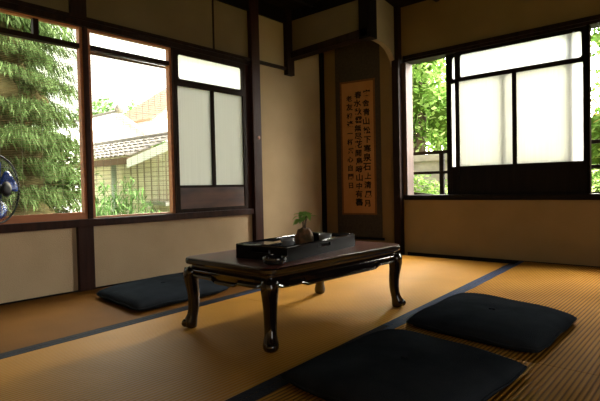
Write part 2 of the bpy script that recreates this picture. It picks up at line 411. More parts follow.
# sliding panels of the back window: two, one behind the other
w4 = thing('window_4', 'front frosted sliding panel in the back window', 'window', (-1.852, RY + .015, .552), 0, None, 'structure')
shoji_panel(w4, 1.045, (.238, .252, 1.003, 1.038, 1.235, 1.272), (M['wood_black'], M['wood_black'], M['frost'], M['frost_top'], .485))
w5 = thing('window_5', 'rear frosted sliding panel behind the front one in the back window', 'window', (-1.948, RY + .048, .552), 0, None, 'structure')
shoji_panel(w5, 1.045, (.238, .252, 1.003, 1.038, 1.235, 1.272), (M['wood_black'], M['wood_black'], M['frost'], M['frost_top'], .485), .044)
bm = NB(); box(bm, -2.380, -2.332, RY - .005, RY + .12, .552, 1.816); struct('trim_16', bm, M['wood_pale'], 'pale weathered jamb at the left of the back window', 'jamb')
bm = NB(); box(bm, -.812, -.793, RY - .02, RY + .035, .552, 1.816); struct('trim_17', bm, surf('matt_black_wood', (.005, .004, .003), (.009, .007, .005), 1, (30, 30, 3), .1, spec=0), 'dark upright at the right of the frosted panels', 'post')

# ------------------------------------------------------------------ tatami mats
def sk(x, y): return x - .055 * (y - 1.5)      # the mats lie very slightly askew to the walls
def tatami(label, mat, x0, x1, y0, y1, hm, left_heri=True, right_heri=True, straight_left=False, straight_right=False):
    X0 = (lambda y: x0) if straight_left else (lambda y: sk(x0, y))
    X1 = (lambda y: x1) if straight_right else (lambda y: sk(x1, y))
    cx, cy = (X0(y0) + X1(y1)) / 2, (y0 + y1) / 2
    t = thing('tatami_mat', label, 'tatami mat', (cx, cy, -.034), 0, 'tatami mats covering the floor')
    g = .0012
    def slab(fa, fb, z0, z1):
        bm = NB()
        q = [(fa(y0) , y0 + g), (fb(y0), y0 + g), (fb(y1), y1 - g), (fa(y1), y1 - g)]
        prism(bm, [(a - cx, b - cy) for a, b in q], 2, z0 + .034, z1 + .034)
        return bm
    h = .038
    obj('rush_surface', slab(lambda y: X0(y) + g, lambda y: X1(y) - g, -.034, 0), mat, t)
    if left_heri: obj('cloth_border', slab(lambda y: X0(y) + g, lambda y: X0(y) + h, -.002, .0012), hm, t)
    if right_heri: obj('cloth_border', slab(lambda y: X1(y) - h, lambda y: X1(y) - g, -.002, .0012), hm, t)
    return t
XA, XB, XC = -2.243, -1.158, -.06
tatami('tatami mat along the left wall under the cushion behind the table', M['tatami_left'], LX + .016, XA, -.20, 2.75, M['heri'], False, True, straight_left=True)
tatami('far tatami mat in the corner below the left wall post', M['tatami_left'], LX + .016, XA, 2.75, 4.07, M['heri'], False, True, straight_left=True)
tatami('tatami mat under the near half of the low table', M['tatami_mid'], XA, XB, -.20, 1.965, M['heri'])
tatami('tatami mat under the far legs of the table running to the alcove', M['tatami_mid'], XA, XB, 1.965, 4.07, M['heri_glare'])
tatami('ridged tatami mat under the nearest cushion', M['tatami_right'], XB, XC, -.20, 1.875, M['heri'])
tatami('ridged tatami mat under the cushion below the back window', M['tatami_right'], XB, XC, 1.875, 4.235, M['heri_glare'])
bm = NB()
prism(bm, [(sk(XC, -.2) + .002, -.2), (XR, -.2), (XR, RY - .016), (sk(XC, 4.235) + .002, RY - .016)], 2, -.034, -.001)
box(bm, LX + .016, XR, YF, -.203, -.034, -.001)
struct('floor_edge', bm, M['tatami_right'], 'rest of the rush floor right of the camera', 'floor')

# ------------------------------------------------------------------ low table
TX0, TX1, TY0, TY1, TZ = -1.925, -1.325, 1.3575, 2.3425, .336
cx, cy = (TX0 + TX1) / 2, (TY0 + TY1) / 2
hw, hl = (TX1 - TX0) / 2, (TY1 - TY0) / 2
table = thing('low_table', 'low dark lacquered table with scroll feet in the middle of the mats', 'table', (cx, cy, 0), math.radians(-2.0))
def rrect(inset, z, r): return [(x, y, z) for x, y in rounded(-hw + inset, hw - inset, -hl + inset, hl - inset, r, 6)]
bm = NB()
loft(bm, [rrect(.012, TZ - .032, .045), rrect(.004, TZ - .029, .05), rrect(0, TZ - .022, .052), rrect(0, TZ - .010, .052), rrect(.003, TZ - .003, .052), rrect(.008, TZ, .048)])
for f in bm.faces: f.material_index = 0 if sum(v.co.z for v in f.verts) / len(f.verts) > TZ - .002 else 1
obj('table_top', bm, [M['table_top'], M['lacquer']], table)
bm = NB()
loft(bm, [rrect(.030, TZ - .052, .02), rrect(.030, TZ - .028, .02)], caps=False)
loft(bm, [rrect(.036, TZ - .052, .02), rrect(.036, TZ - .028, .02)], caps=False)
loft(bm, [rrect(.020, TZ - .056, .03), rrect(.014, TZ - .052, .03), rrect(.020, TZ - .047, .03), rrect(.032, TZ - .047, .02)], caps=False)
obj('waist', bm, M['lacquer'], table)
def apron(along, sign):
    """carved apron: deeper in the middle, stepped up near the legs, with a bead along its lower edge"""
    bm = NB()
    L = hl if along == 1 else hw
    fixed = (hw if along == 1 else hl) - .022
    N = 48
    def low(t):
        a = abs(t)
        e = L - .045
        u = (e - a) / e
        base = TZ - .092
        return base + .020 * max(0, 1 - (e - a) / .06) ** 2 if (e - a) < .06 else (base if (e - a) < .17 else base - .012 * min(1, ((e - a) - .17) / .02))
    rings = []
    for i in range(N + 1):
        t = -L + .03 + (2 * L - .06) * i / N
        zl = low(t)
        prof = [(0, TZ - .05), (.006, TZ - .058), (.004, TZ - .066), (-.002, zl + .016), (.006, zl + .013), (.010, zl + .007), (.007, zl + .001), (.001, zl), (-.022, zl), (-.022, TZ - .05)]
        ring = []
        for d, z in prof:
            p = [0, 0, z]; p[along] = t; p[1 - along] = sign * (fixed + d); ring.append(p)
        rings.append(ring)
    loft(bm, rings)
    return bm
for along in (0, 1):
    for s in (-1, 1): obj('apron', apron(along, s), M['lacquer'], table, False)
def leg_bm(sx, sy):
    bm = NB()
    # (z, outward offset along the diagonal, half-width)
    st = [(TZ - .05, -.002, .032), (TZ - .075, .001, .033), (TZ - .10, .002, .0315), (TZ - .13, .000, .0285), (TZ - .16, -.003, .0262),
          (TZ - .19, -.005, .0245), (TZ - .22, -.005, .0235), (TZ - .25, -.003, .0228), (.066, .000, .0228), (.054, .003, .0245), (.042, .006, .027),
          (.030, .008, .029), (.016, .008, .028), (.006, .006, .024), (.0015, .004, .018)]
    rings = []
    for z, o, w in st:
        c = (hw - .034 + o) * sx, (hl - .034 + o) * sy
        ring = []
        for k in range(16):
            a = 2 * PI * k / 16; e = 3.0
            ca, sa = math.cos(a), math.sin(a)
            rr = w / (abs(ca) ** e + abs(sa) ** e) ** (1 / e)
            ring.append((c[0] + rr * ca, c[1] + rr * sa, z))
        rings.append(ring)
    loft(bm, rings)
    return bm
for sx in (-1, 1):
    for sy in (-1, 1):
        lg = obj('leg', leg_bm(sx, sy), M['lacquer'], table, True)
        # scroll curl on the outside of the foot
        bm = NB()
        ax = Vector((sx, sy, 0)).normalized(); side = Vector((-ax.y, ax.x, 0))
        c = Vector(((hw - .027) * sx, (hl - .027) * sy, .0255)) + ax * .024
        tube(bm, [c + side * t for t in (-.019, -.016, 0, .016, .019)], [.008, .017, .0185, .017, .008], 14)
        obj('foot_scroll', bm, M['lacquer'], lg, True)

# ------------------------------------------------------------------ tray on the table and what stands in and by it
tx0, tx1, ty0, ty1 = -1.700, -1.440, 1.505, 2.140
tcx, tcy = (tx0 + tx1) / 2, (ty0 + ty1) / 2
tcx, tcy, TR = -1.583, 1.807, .122
tray = thing('serving_tray', 'long black open box tray standing on the low table', 'tray', (tcx, tcy, TZ), TR)
a, b = .142, .305
def on_tray(u, v): return (tcx + u * math.cos(TR) - v * math.sin(TR), tcy + u * math.sin(TR) + v * math.cos(TR), TZ + .0105)
TH = .060
bm = NB(); box(bm, -a, a, -b, b, 0, .010); obj('tray_base', bm, M['tray'], tray)
def tray_side(L, along, s):
    """side board with a long hand slot"""
    bm = NB()
    w = .010
    parts = [(-L, L, .010, .032), (-L, -.055, .032, .047), (.055, L, .032, .047), (-L, L, .047, TH)]
    off = (a if along == 1 else b)
    for p, q, z0, z1 in parts:
        if along == 1: box(bm, s * off - (w if s > 0 else 0), s * off + (w if s < 0 else 0), p, q, z0, z1)
        else: box(bm, p, q, s * off - (w if s > 0 else 0), s * off + (w if s < 0 else 0), z0, z1)
    bmesh.ops.remove_doubles(bm, verts=bm.verts[:], dist=1e-5)
    return bm
for s in (-1, 1):
    obj('side_board', tray_side(b, 1, s), M['tray'], tray)
    obj('end_board', tray_side(a - .0101, 0, s), M['tray'], tray)
bm = NB()
for s in (-1, 1):
    tube(bm, [(s * (a - .005), -b, TH), (s * (a - .005), b, TH)], .0058, 8)
    tube(bm, [(-a, s * (b - .005), TH), (a, s * (b - .005), TH)], .0058, 8)
obj('rim', bm, M['gloss'], tray, True)

def lathe_obj(name, prof, mat, parent, n=28):
    bm = NB(); lathe(bm, prof, 0, 0, n)
    return obj(name, bm, mat, parent, True)
cup = thing('tea_cup', 'shiny grey cup in the tray just left of the plant', 'cup', on_tray(-.02, -.075), 0, 'glazed cups in the tray')
body = lathe_obj('body', [(.0001, 0), (.018, 0), (.019, .004), (.026, .014), (.031, .030), (.033, .050), (.0335, .062), (.0315, .062), (.030, .050), (.027, .030), (.020, .012), (.0001, .009)], M['cup'], cup)
cup2 = cup.copy(); C.objects.link(cup2); cup2.location = on_tray(.045, .165); cup2['label'] = 'shiny grey cup in the tray just right of the plant'
b2 = body.copy(); C.objects.link(b2); b2.parent = cup2
ds = thing('lacquer_box', 'flat black lacquer box in the left end of the tray', 'box', on_tray(-.045, -.205), TR + .05)
bm = NB(); box(bm, -.045, .045, -.055, .055, 0, .034, .003); obj('box_body', bm, M['tray'], ds)
bm = NB(); box(bm, -.048, .048, -.058, .058, .0345, .052, .004); obj('lid', bm, M['gloss'], ds)
at = thing('ashtray', 'low glossy black ashtray on the table against the near end of the tray', 'ashtray', (-1.412, 1.452, TZ))
lathe_obj('bowl', [(.0001, 0), (.034, 0), (.044, .006), (.050, .020), (.050, .030), (.046, .033), (.041, .030), (.038, .016), (.028, .009), (.0001, .008)], M['gloss'], at)
for k in range(3):
    bm = NB(); an = 2 * PI * k / 3 + .5
    box(bm, -.008, .008, -.006, .006, 0, .006, .002); o = obj('rest', bm, M['gloss'], at); o.location = (.0455 * math.cos(an), .0455 * math.sin(an), .030); o.rotation_euler = (0, 0, an)

# small potted sprig
pl = thing('potted_sprig', 'small leafy sprig growing from a brown root ball in the tray', 'plant', on_tray(-.035, .095))
bm = NB()
bmesh.ops.create_icosphere(bm, subdivisions=4, radius=.048)
for v in bm.verts:
    n = v.co.normalized()
    k = 1 + .10 * math.sin(9 * n.x + 3 * n.z) * math.cos(7 * n.y) + random.uniform(-.03, .03)
    v.co = n * .048 * k; v.co.z *= 1.12
    v.co.z = max(v.co.z, -.044); v.co.z += .044
obj('root_ball', bm, surf('mossy_root_ball', (.050, .042, .018), (.20, .09, .038), .9, (30, 30, 30), .8), pl, True)
bm = NB()
stems = []
for k in range(7):
    an = k * 2.4; r = .014 + .030 * random.random(); h = .050 + .045 * random.random()
    pts = [Vector((.006 * math.cos(an), .006 * math.sin(an), .085)), Vector((r * .5 * math.cos(an), r * .5 * math.sin(an), .085 + h * .55)), Vector((r * math.cos(an), r * math.sin(an), .085 + h))]
    tube(bm, pts, [.0028, .002, .0014], 6); stems.append(pts)
obj('stem', bm, M['bark'], pl)
def leaf(bm, base, d, L, W, droop):
    d = d.normalized(); s = d.cross(Vector((0, 0, 1))).normalized()
    prev = None
    for i in range(6):
        t = i / 5
        p = base + d * L * t + Vector((0, 0, -droop * t * t * L))
        w = W * math.sin(PI * (.06 + .92 * t)) ** .8
        row = [bm.verts.new(p - s * w + Vector((0, 0, .18 * w))), bm.verts.new(p), bm.verts.new(p + s * w + Vector((0, 0, .18 * w)))]
        if prev:
            bm.faces.new((prev[0], prev[1], row[1], row[0])); bm.faces.new((prev[1], prev[2], row[2], row[1]))
        prev = row
leaf_green = leaf_material('sprig_leaves', [(0, (.09, .18, .04)), (.6, (.24, .40, .10)), (1, (.62, .70, .42))], .35)
for pts in stems:
    for j in range(3):
        an = random.uniform(0, 2 * PI)
        bm = NB();
        leaf(bm, Vector((0, 0, 0)), Vector((math.cos(an), math.sin(an), random.uniform(.0, .7))), random.uniform(.044, .066), random.uniform(.011, .016), random.uniform(.3, .9))
        o = obj('leaf', bm, leaf_green, pl, True); o.location = pts[2] if j else pts[1] * .4 + pts[2] * .6

# ------------------------------------------------------------------ zabuton cushions
def cushion(label, c4, hgt, seed, lift=.012):
    """c4: the four corners on the floor, counter-clockwise; a soft pad with pinched corners"""
    rnd = random.Random(seed)
    P = [Vector((x, y, 0)) for x, y in c4]
    ctr = sum(P, Vector()) / 4
    t = thing('floor_cushion', label, 'cushion', (ctr.x, ctr.y, .0015), 0, 'dark floor cushions')
    n = 36
    ph = [rnd.uniform(0, 6) for _ in range(8)]
    bm = NB()
    def pt(u, v, side):
        a, b_ = 2 * u - 1, 2 * v - 1
        q = (P[0] * (1 - u) * (1 - v) + P[1] * u * (1 - v) + P[2] * u * v + P[3] * (1 - u) * v) - ctr
        # soft rounded corners, sides bowing in a very little
        q = q * (1 - .025 * (1 - a * a) * b_ ** 4 - .025 * (1 - b_ * b_) * a ** 4 - .055 * a ** 6 * b_ ** 6)
        prof = max(0, (1 - abs(a) ** 3.0)) ** .42 * max(0, (1 - abs(b_) ** 3.0)) ** .42
        wr = 1 + .06 * math.sin(4.2 * u + ph[0]) * math.sin(3.4 * v + ph[1]) + .03 * math.sin(9 * u + 5 * v + ph[2])
        edge = .026
        if side > 0: z = edge + (hgt - edge) * prof * wr - .012 * math.exp(-((a * a + b_ * b_) / .02))
        else: z = edge * (1 - min(1, prof * 1.8)) ** 1.2
        z += .003 * math.sin(16 * (u + v) + ph[3]) * (1 - prof) * (1 if side > 0 else 0)
        return (q.x, q.y, max(0, z))
    top = [[bm.verts.new(pt(i / n, j / n, 1)) for j in range(n + 1)] for i in range(n + 1)]
    bot = [[top[i][j] if i in (0, n) or j in (0, n) else bm.verts.new(pt(i / n, j / n, -1)) for j in range(n + 1)] for i in range(n + 1)]
    for i in range(n):
        for j in range(n):
            bm.faces.new((top[i][j], top[i + 1][j], top[i + 1][j + 1], top[i][j + 1]))
            bm.faces.new((bot[i][j], bot[i][j + 1], bot[i + 1][j + 1], bot[i + 1][j]))
    obj('cover', bm, M['cloth'], t, True)
    # seam piping round the edge
    bm = NB()
    ring = [pt(i / n, 0, 1) for i in range(n)] + [pt(1, j / n, 1) for j in range(n)] + [pt(1 - i / n, 1, 1) for i in range(n)] + [pt(0, 1 - j / n, 1) for j in range(n)]
    tube(bm, ring, .0035, 6, True)
    obj('seam', bm, M['cloth'], t, True)
    # small tuft in the middle of the top
    bm = NB(); z = pt(.5, .5, 1)[2]
    for k in range(3):
        an = k * PI / 3
        tube(bm, [(-.014 * math.cos(an), -.014 * math.sin(an), z + .002), (0, 0, z + .006), (.014 * math.cos(an), .014 * math.sin(an), z + .002)], .002, 5)
    obj('tuft', bm, M['cloth'], t)
    return t
cushion('dark navy cushion between the left wall and the table', [(-2.33, 1.36), (-2.37, 2.06), (-3.02, 2.12), (-2.93, 1.42)], .082, 3)
cushion('dark navy cushion on the far right, nearer the back window', [(-.515, 1.905), (-.515, 2.53), (-1.150, 2.70), (-1.130, 1.985)], .077, 4)
cushion('dark navy cushion nearest the viewer at the bottom edge', [(-.545, 1.090), (-.500, 1.750), (-1.110, 1.845), (-1.130, 1.150)], .080, 5)

# ------------------------------------------------------------------ hanging scroll
SX = -2.826; SY = alcove_y(SX) - .006
sc = thing('hanging_scroll', 'hanging calligraphy scroll with dark mount on the alcove wall', 'scroll', (SX, SY, .10), math.atan2(AY1 - AY0, -2.40 - LX))
bm = NB()
box(bm, -.243, .243, -.003, 0, .02, 2.06); mo = obj('mount', bm, M['mount'], sc)
bm = NB(); box(bm, -.190, .190, -.0045, -.0032, .258, 1.610); obj('inner_band', bm, M['mount_band'], mo)
bm = NB(); box(bm, -.170, .170, -.0062, -.0048, .275, 1.590); pa = obj('paper', bm, M['paper'], sc)
bm = NB(); tube(bm, [(-.265, -.012, .02), (.265, -.012, .02)], .013, 12); ro = obj('bottom_roller', bm, M['wood_black'], sc, True)
bm = NB(); tube(bm, [(-.243, -.006, 2.06), (.243, -.006, 2.06)], .007, 8); obj('top_rod', bm, M['wood_black'], sc, True)
bm = NB(); tube(bm, [(-.10, -.006, 2.065), (0, -.004, 2.14), (.10, -.006, 2.065)], .002, 5); obj('hanging_cord', bm, M['string'], sc)
def writing(chars, x, ztop, zbot, size):
    step = (ztop - zbot) / len(chars)
    for k, ch in enumerate(chars):
        cu = bpy.data.curves.new('t', 'FONT'); cu.body = ch; cu.size = size; cu.align_x = 'CENTER'; cu.offset = size * .028; cu.resolution_u = 3
        tmp = bpy.data.objects.new('t', cu); C.objects.link(tmp)
        bpy.context.view_layer.update()
        me = bpy.data.meshes.new_from_object(tmp.evaluated_get(bpy.context.evaluated_depsgraph_get()))
        s = random.uniform(.9, 1.1); sh = random.uniform(-.12, .12); dx = random.uniform(-.005, .005)
        zc = ztop - step * (k + .85)
        coords_ = [(x + dx + (v.co.x + sh * v.co.y) * s, -.0066, zc + v.co.y * s * .95) for v in me.vertices]
        faces_ = [tuple(p.vertices) for p in me.polygons]
        bpy.data.objects.remove(tmp); bpy.data.curves.remove(cu); bpy.data.meshes.remove(me)
        yield coords_, faces_
def column(chars, x, zt, zb, size):
    V, F = [], []
    for c, f in writing(chars, x, zt, zb, size):
        o = len(V); V += c; F += [tuple(i + o for i in g) for g in f]
    me = bpy.data.meshes.new('lettering'); me.from_pydata(V, [], F); me.materials.append(M['ink'])
    o = bpy.data.objects.new('lettering', me); C.objects.link(o); o.parent = pa
column('客舍青山松下寒泉石上清風月', .098, 1.515, .335, .080)
column('春水秋雲無尽花開鳥啼山中有書', .006, 1.505, .345, .078)
column('老友相逢一杯茶心自閑日', -.086, 1.485, .52, .070)

# ------------------------------------------------------------------ electric fan at the left edge
hd = Vector((-2.885, .905, .672)); ax = Vector((.80, .60, 0)).normalized()
pole = hd - ax * .20
fan = thing('electric_fan', 'black electric fan with blue blades at the left edge before the window', 'fan', (pole.x, pole.y, .0015))
def FP(v): return Vector(v) - Vector((pole.x, pole.y, 0))
lathe_obj('base', [(.0001, 0.0), (.150, 0.0), (.155, .008), (.150, .022), (.110, .034), (.040, .042), (.022, .060), (.0001, .060)], M['fan_black'], fan, 40)
bm = NB(); tube(bm, [(0, 0, .05), (0, 0, .60)], .014, 14); obj('pole', bm, M['fan_grey'], fan, True)
side = Vector((-ax.y, ax.x, 0)); upv = Vector((0, 0, 1)); h0 = FP(hd)
def disc(c, r, n=48): return [c + (side * math.cos(2 * PI * k / n) + upv * math.sin(2 * PI * k / n)) * r for k in range(n)]
bm = NB()
loft(bm, [disc(h0 - ax * d, r, 20) for d, r in ((.26, .02), (.25, .042), (.20, .056), (.13, .056), (.09, .045), (.085, .02))]); obj('motor_housing', bm, M['fan_black'], fan, True)
bm = NB(); tube(bm, [Vector((0, 0, .58)), Vector((0, 0, .63))], .022, 12); obj('neck', bm, M['fan_black'], fan, True)
RG = .178
bm = NB(); tube(bm, disc(h0, RG, 60), .0055, 8, True)
for dd in (.052, -.06):
    tube(bm, disc(h0 + ax * dd, .038, 24), .003, 6, True)
    tube(bm, disc(h0 + ax * dd * .75, .115, 40), .0016, 5, True)
    for k in range(44):
        an = 2 * PI * k / 44
        r = side * math.cos(an) + upv * math.sin(an)
        tube(bm, [h0 + ax * dd + r * .036, h0 + ax * dd * .9 + r * .09, h0 + ax * dd * .6 + r * .14, h0 + r * RG], .0008, 4)
obj('guard', bm, M['fan_black'], fan, True)
bm = NB(); loft(bm, [disc(h0 + ax * .050, .038, 24), disc(h0 + ax * .058, .034, 24), disc(h0 + ax * .060, .015, 24)]); obj('badge', bm, M['fan_black'], fan, True)
bm = NB(); loft(bm, [disc(h0 - ax * .03, .03, 20), disc(h0 + ax * .015, .03, 20), disc(h0 + ax * .028, .018, 20)]); obj('hub', bm, M['fan_black'], fan, True)
for k in range(4):
    bm = NB()
    rows = []
    for i in range(9):
        t = i / 8; r = .026 + .128 * t
        wid = .42 + .50 * math.sin(PI * min(1, t * 1.05) * .62)
        row = []
        for j in range(7):
            s = j / 6 - .5
            an = 2 * PI * k / 4 + .35 + s * wid * (1 if t < .9 else .8)
            row.append(h0 + (side * math.cos(an) + upv * math.sin(an)) * r + ax * (s * -.045 * (1 - .3 * t)))
        rows.append(row)
    loft(bm, rows, False, False)
    o = obj('blade', bm, M['fan_blue'], fan, True)
    md = o.modifiers.new('thickness', 'SOLIDIFY'); md.thickness = .002

# ------------------------------------------------------------------ bamboo blinds outside the left windows
def blind(label, y0, y1, z0, z1, step, thick, stringgap, seed):
    rnd = random.Random(seed)
    t = thing('bamboo_blind', label, 'blind', (LX - .085, (y0 + y1) / 2, z1), 0, 'bamboo blinds outside the left windows')
    L = (y1 - y0) / 2; H = z1 - z0
    bm = NB()
    z = -.02
    while z > -H:
        h = thick * rnd.uniform(.6, 1.5); e = rnd.uniform(-.0006, .0006)
        box(bm, -.0012, .0012, -L, L, z - h / 2 + e, z + h / 2 + e)
        z -= step
    o = obj('slats', bm, M['bamboo'], t)
    bm = NB(); n = int(2 * L / stringgap)
    for k in range(n + 1):
        y = -L + .01 + (2 * L - .02) * k / n
        box(bm, .0014, .0030, y - .0008, y + .0008, -H, 0)
    obj('strings', bm, M['string'], t)
    bm = NB(); tube(bm, [(0, -L, 0), (0, L, 0)], .011, 10); obj('top_pole', bm, M['bamboo'], t, True)
    bm = NB(); tube(bm, [(0, -L, -H), (0, L, -H)], .006, 8); obj('bottom_pole', bm, M['bamboo'], t, True)
blind('dense bamboo slat blind outside the leftmost window', .81, 1.555, .475, 1.615, .0105, .0030, .11, 1)
blind('sparse bamboo slat blind outside the window with the roof', 1.59, 2.30, .475, 1.60, .016, .0013, .054, 2)

# ------------------------------------------------------------------ balcony railing outside the back window
rl = thing('balcony_railing', 'dark wooden balcony railing outside the back window', 'railing', (-.6, 4.60, .50))
def RP(x0, x1, z0, z1, d=.018):
    bm = NB(); box(bm, x0 + .6, x1 + .6, -d, d, z0 - .50, z1 - .50, .003); return bm
obj('top_rail', RP(-3.2, 1.4, .950, .982, .022), M['wood_black'], rl)
obj('middle_rail', RP(-3.2, 1.4, .752, .780), M['wood_black'], rl)
obj('bottom_rail', RP(-3.2, 1.4, .50, .53), M['wood_black'], rl)
for x in (-3.1, -2.165, -1.05, .0, 1.3):
    obj('baluster', RP(x, x + .045, .50, .952, .016), M['wood_black'], rl)
bm = NB()
for k in range(4):                               # low arched board between the balusters
    x0, x1 = (-3.06, -2.125, -1.0, .05)[k], (-2.165, -1.05, .0, 1.3)[k]
    n = 14
    pts = [(x0 + .6 + (x1 - x0) * i / n, .03 + .045 * math.sin(PI * i / n) ** .6) for i in range(n + 1)]
    prism(bm, [(x1 + .6, .02), (x0 + .6, .02)] + pts, 1, -.010, .010)
obj('arched_board', bm, M['wood_black'], rl)
bm = NB(); box(bm, -3.4, 1.6, RY + .121, 4.70, .38, .50); struct('balcony_floor', bm, M['wood'], 'narrow balcony ledge outside the back window', 'balcony')
bm = NB(); box(bm, -1.925, -1.895, RY + .13, RY + .16, .50, 1.85); struct('trim_18', bm, M['wood_pale'], 'pale outer strip beside the frosted panels', 'strip')

# ------------------------------------------------------------------ outside: ground, trees, houses
bm = NB(); box(bm, -60, 40, -30, 60, -3.2, -3.0); struct('ground', bm, M['ground'], 'mossy ground outside the house', 'ground')
bm = NB()
prism(bm, [(5.6, -3.0), (6.1, .10), (8.2, .35), (14, 1.3), (14, -3.0)], 0, -12, 8)
struct('hill', bm, M['ground'], 'green bank rising behind the balcony', 'bank')

def cards(sprays, mat, name, parent):
    V, F = [], []
    for quad in sprays:
        o = len(V); V += quad; F.append(tuple(range(o, o + len(quad))))
    me = bpy.data.meshes.new(name); me.from_pydata([tuple(v) for v in V], [], F); me.materials.append(mat)
    o = bpy.data.objects.new(name, me); C.objects.link(o); o.parent = parent
    return o

def blob(bm, c, r, seed, sub=3, sq=(1, 1, 1)):
    rnd = random.Random(seed); ph = [rnd.uniform(0, 6) for _ in range(3)]
    res = bmesh.ops.create_icosphere(bm, subdivisions=sub, radius=1)
    for v in res['verts']:
        n = v.co.normalized()
        k = r * (1 + .16 * math.sin(4 * n.x + ph[0]) * math.sin(5 * n.y + ph[1]) + .1 * math.sin(7 * n.z + ph[2]))
        v.co = Vector((n.x * k * sq[0], n.y * k * sq[1], n.z * k * sq[2])) + Vector(c)

def evergreen(label, loc, R0, H, nspray, seed):
    rnd = random.Random(seed)
    t = thing('evergreen_tree', label, 'tree', loc)
    bm = NB(); tube(bm, [(0, 0, 0), (.05, 0, H * .5), (0, 0, H * .97)], [.16, .10, .02], 10); obj('trunk', bm, M['bark'], t, True)
    bm = NB()
    for k in range(9): blob(bm, (0, 0, H * (.12 + .09 * k)), R0 * .74 * (1 - .03 * k), seed + k, 3, (1, 1, .8))
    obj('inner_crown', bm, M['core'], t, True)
    Q = []
    Z = Vector((0, 0, 1))
    for k in range(nspray):
        z = H * (.34 + .64 * rnd.random())
        z = round(z / .33) * .33 + rnd.uniform(-.04, .04)          # branches sit in loose tiers
        Rz = R0 * (1.0 - .45 * max(0, z / H - .55)) * rnd.uniform(.62, 1.06)
        an = rnd.uniform(0, 2 * PI)
        d0 = Vector((math.cos(an), math.sin(an), 0)); sd0 = Vector((-d0.y, d0.x, 0))
        bend = rnd.uniform(-.35, .35)
        nst = 26
        for i in range(nst):
            f = .45 + .55 * i / nst
            q = Vector((0, 0, z)) + d0 * Rz * f + sd0 * bend * f * f * .5 + Z * (.16 * f - .80 * max(0, f - .55) ** 1.5)
            w_ = .26 * (1 - ((f - .45) / .55) ** 2) + .04
            for _ in range(5):
                p = q + sd0 * rnd.uniform(-w_, w_) + Z * rnd.uniform(-.03, .03)
                d = (d0 * rnd.uniform(.1, .6) + sd0 * rnd.uniform(-.45, .45) + Z * rnd.uniform(-1.3, -.5)).normalized()
                l = rnd.uniform(.07, .15); wd = .0065
                pr = d.cross(Vector((rnd.uniform(-1, 1), rnd.uniform(-1, 1), .2))).normalized() * wd
                Q.append([p - pr * .6, p + pr * .6, p + d * l * .6 + pr, p + d * l, p + d * l * .6 - pr])
    cards(Q, M['evergreen'], 'drooping_sprays', t)
    return t
evergreen('tall drooping evergreen filling the leftmost window', (-6.75, 1.66, -3.0), 1.46, 8.4, 1600, 21)

def leafy(name, label, cat, loc, blobs, mat, nleaf, size, seed, trunk=True, group=None):
    """blobs: (centre, radius) of the leaf masses"""
    rnd = random.Random(seed)
    t = thing(name, label, cat, loc, 0, group)
    if trunk:
        bm = NB()
        for c, r in blobs:
            tube(bm, [(0, 0, 0), (c[0] * .2, c[1] * .2, c[2] * .45), (c[0] * .7, c[1] * .7, c[2] * .85), c], [.09, .07, .04, .015], 8)
        obj('trunk', bm, M['bark'], t, True)
    bm = NB()
    for k, (c, r) in enumerate(blobs): blob(bm, c, r * .5, seed + k, 3)
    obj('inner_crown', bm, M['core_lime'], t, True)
    Q = []
    tot = sum(r * r for _, r in blobs)
    for c, r in blobs:
        for _ in range(int(nleaf * r * r / tot)):
            th, u = rnd.uniform(0, 2 * PI), rnd.uniform(-1, 1)
            n = Vector((math.sqrt(1 - u * u) * math.cos(th), math.sqrt(1 - u * u) * math.sin(th), u))
            lump = 1 + .22 * math.sin(5 * n.x * 1.3 + seed) * math.sin(6 * n.y) + .15 * math.sin(9 * n.z)
            p = Vector(c) + n * r * lump * rnd.uniform(.62, 1.0)
            d = (n * .6 + Vector((rnd.uniform(-1, 1), rnd.uniform(-1, 1), rnd.uniform(-.8, .3)))).normalized()
            s = d.cross(Vector((rnd.uniform(-.4, .4), rnd.uniform(-.4, .4), 1))).normalized()
            l = size * rnd.uniform(.7, 1.3); w = l * .36
            Q.append([p, p + d * l * .45 + s * w, p + d * l, p + d * l * .45 - s * w])
    cards(Q, mat, 'leaves', t)
    return t
leafy('maple_tree', 'bright lime-green tree left of the frosted panels outside the back window', 'tree', (-4.3, 8.3, -.10),
      [((-.2, 0, 2.3), .85), ((.6, .1, 1.9), .75), ((-.9, .2, 1.5), .8), ((.2, -.3, 3.2), .8), ((-.9, .1, 3.4), .8), ((.2, .3, 4.2), .9)], M['leaf_lime'], 9000, .10, 5, group='trees behind the balcony')
leafy('maple_tree', 'green tree with a few red tips at the right edge of the back window', 'tree', (-.62, 8.0, -.10),
      [((0, 0, 2.0), .9), ((.8, .1, 1.6), .8), ((-.7, .3, 1.3), .8), ((.1, -.2, 3.0), .9), ((-.7, 0, 3.3), .8), ((.9, .2, 3.2), .9)], M['leaf_mix'], 9000, .10, 6, group='trees behind the balcony')
leafy('broadleaf_tree', 'darker green tree furthest back on the bank', 'tree', (-6.6, 11.2, .6),
      [((0, 0, 2.0), 1.3), ((1.3, .2, 1.7), 1.2), ((2.6, 0, 2.3), 1.3), ((.8, 0, 3.6), 1.4)], M['leaf_lime'], 8000, .13, 8)
leafy('garden_shrub', 'low bright green shrub on the bank left of the frosted panels', 'shrub', (-3.45, 6.45, .08),
      [((-.4, 0, .28), .36), ((.1, .05, .30), .38), ((.55, 0, .25), .34)], M['leaf_lime'], 3500, .06, 9, False)
leafy('garden_shrub', 'low shrub below the railing at the right edge of the back window', 'shrub', (-1.15, 6.45, .08),
      [((-.4, 0, .26), .36), ((.1, .05, .32), .38), ((.6, 0, .28), .36)], M['leaf_lime'], 3000, .06, 10, False)
gw = thing('garden_wall', 'grey stone wall with coping on the bank behind the railing', 'wall', (-3.6, 7.25, .15))
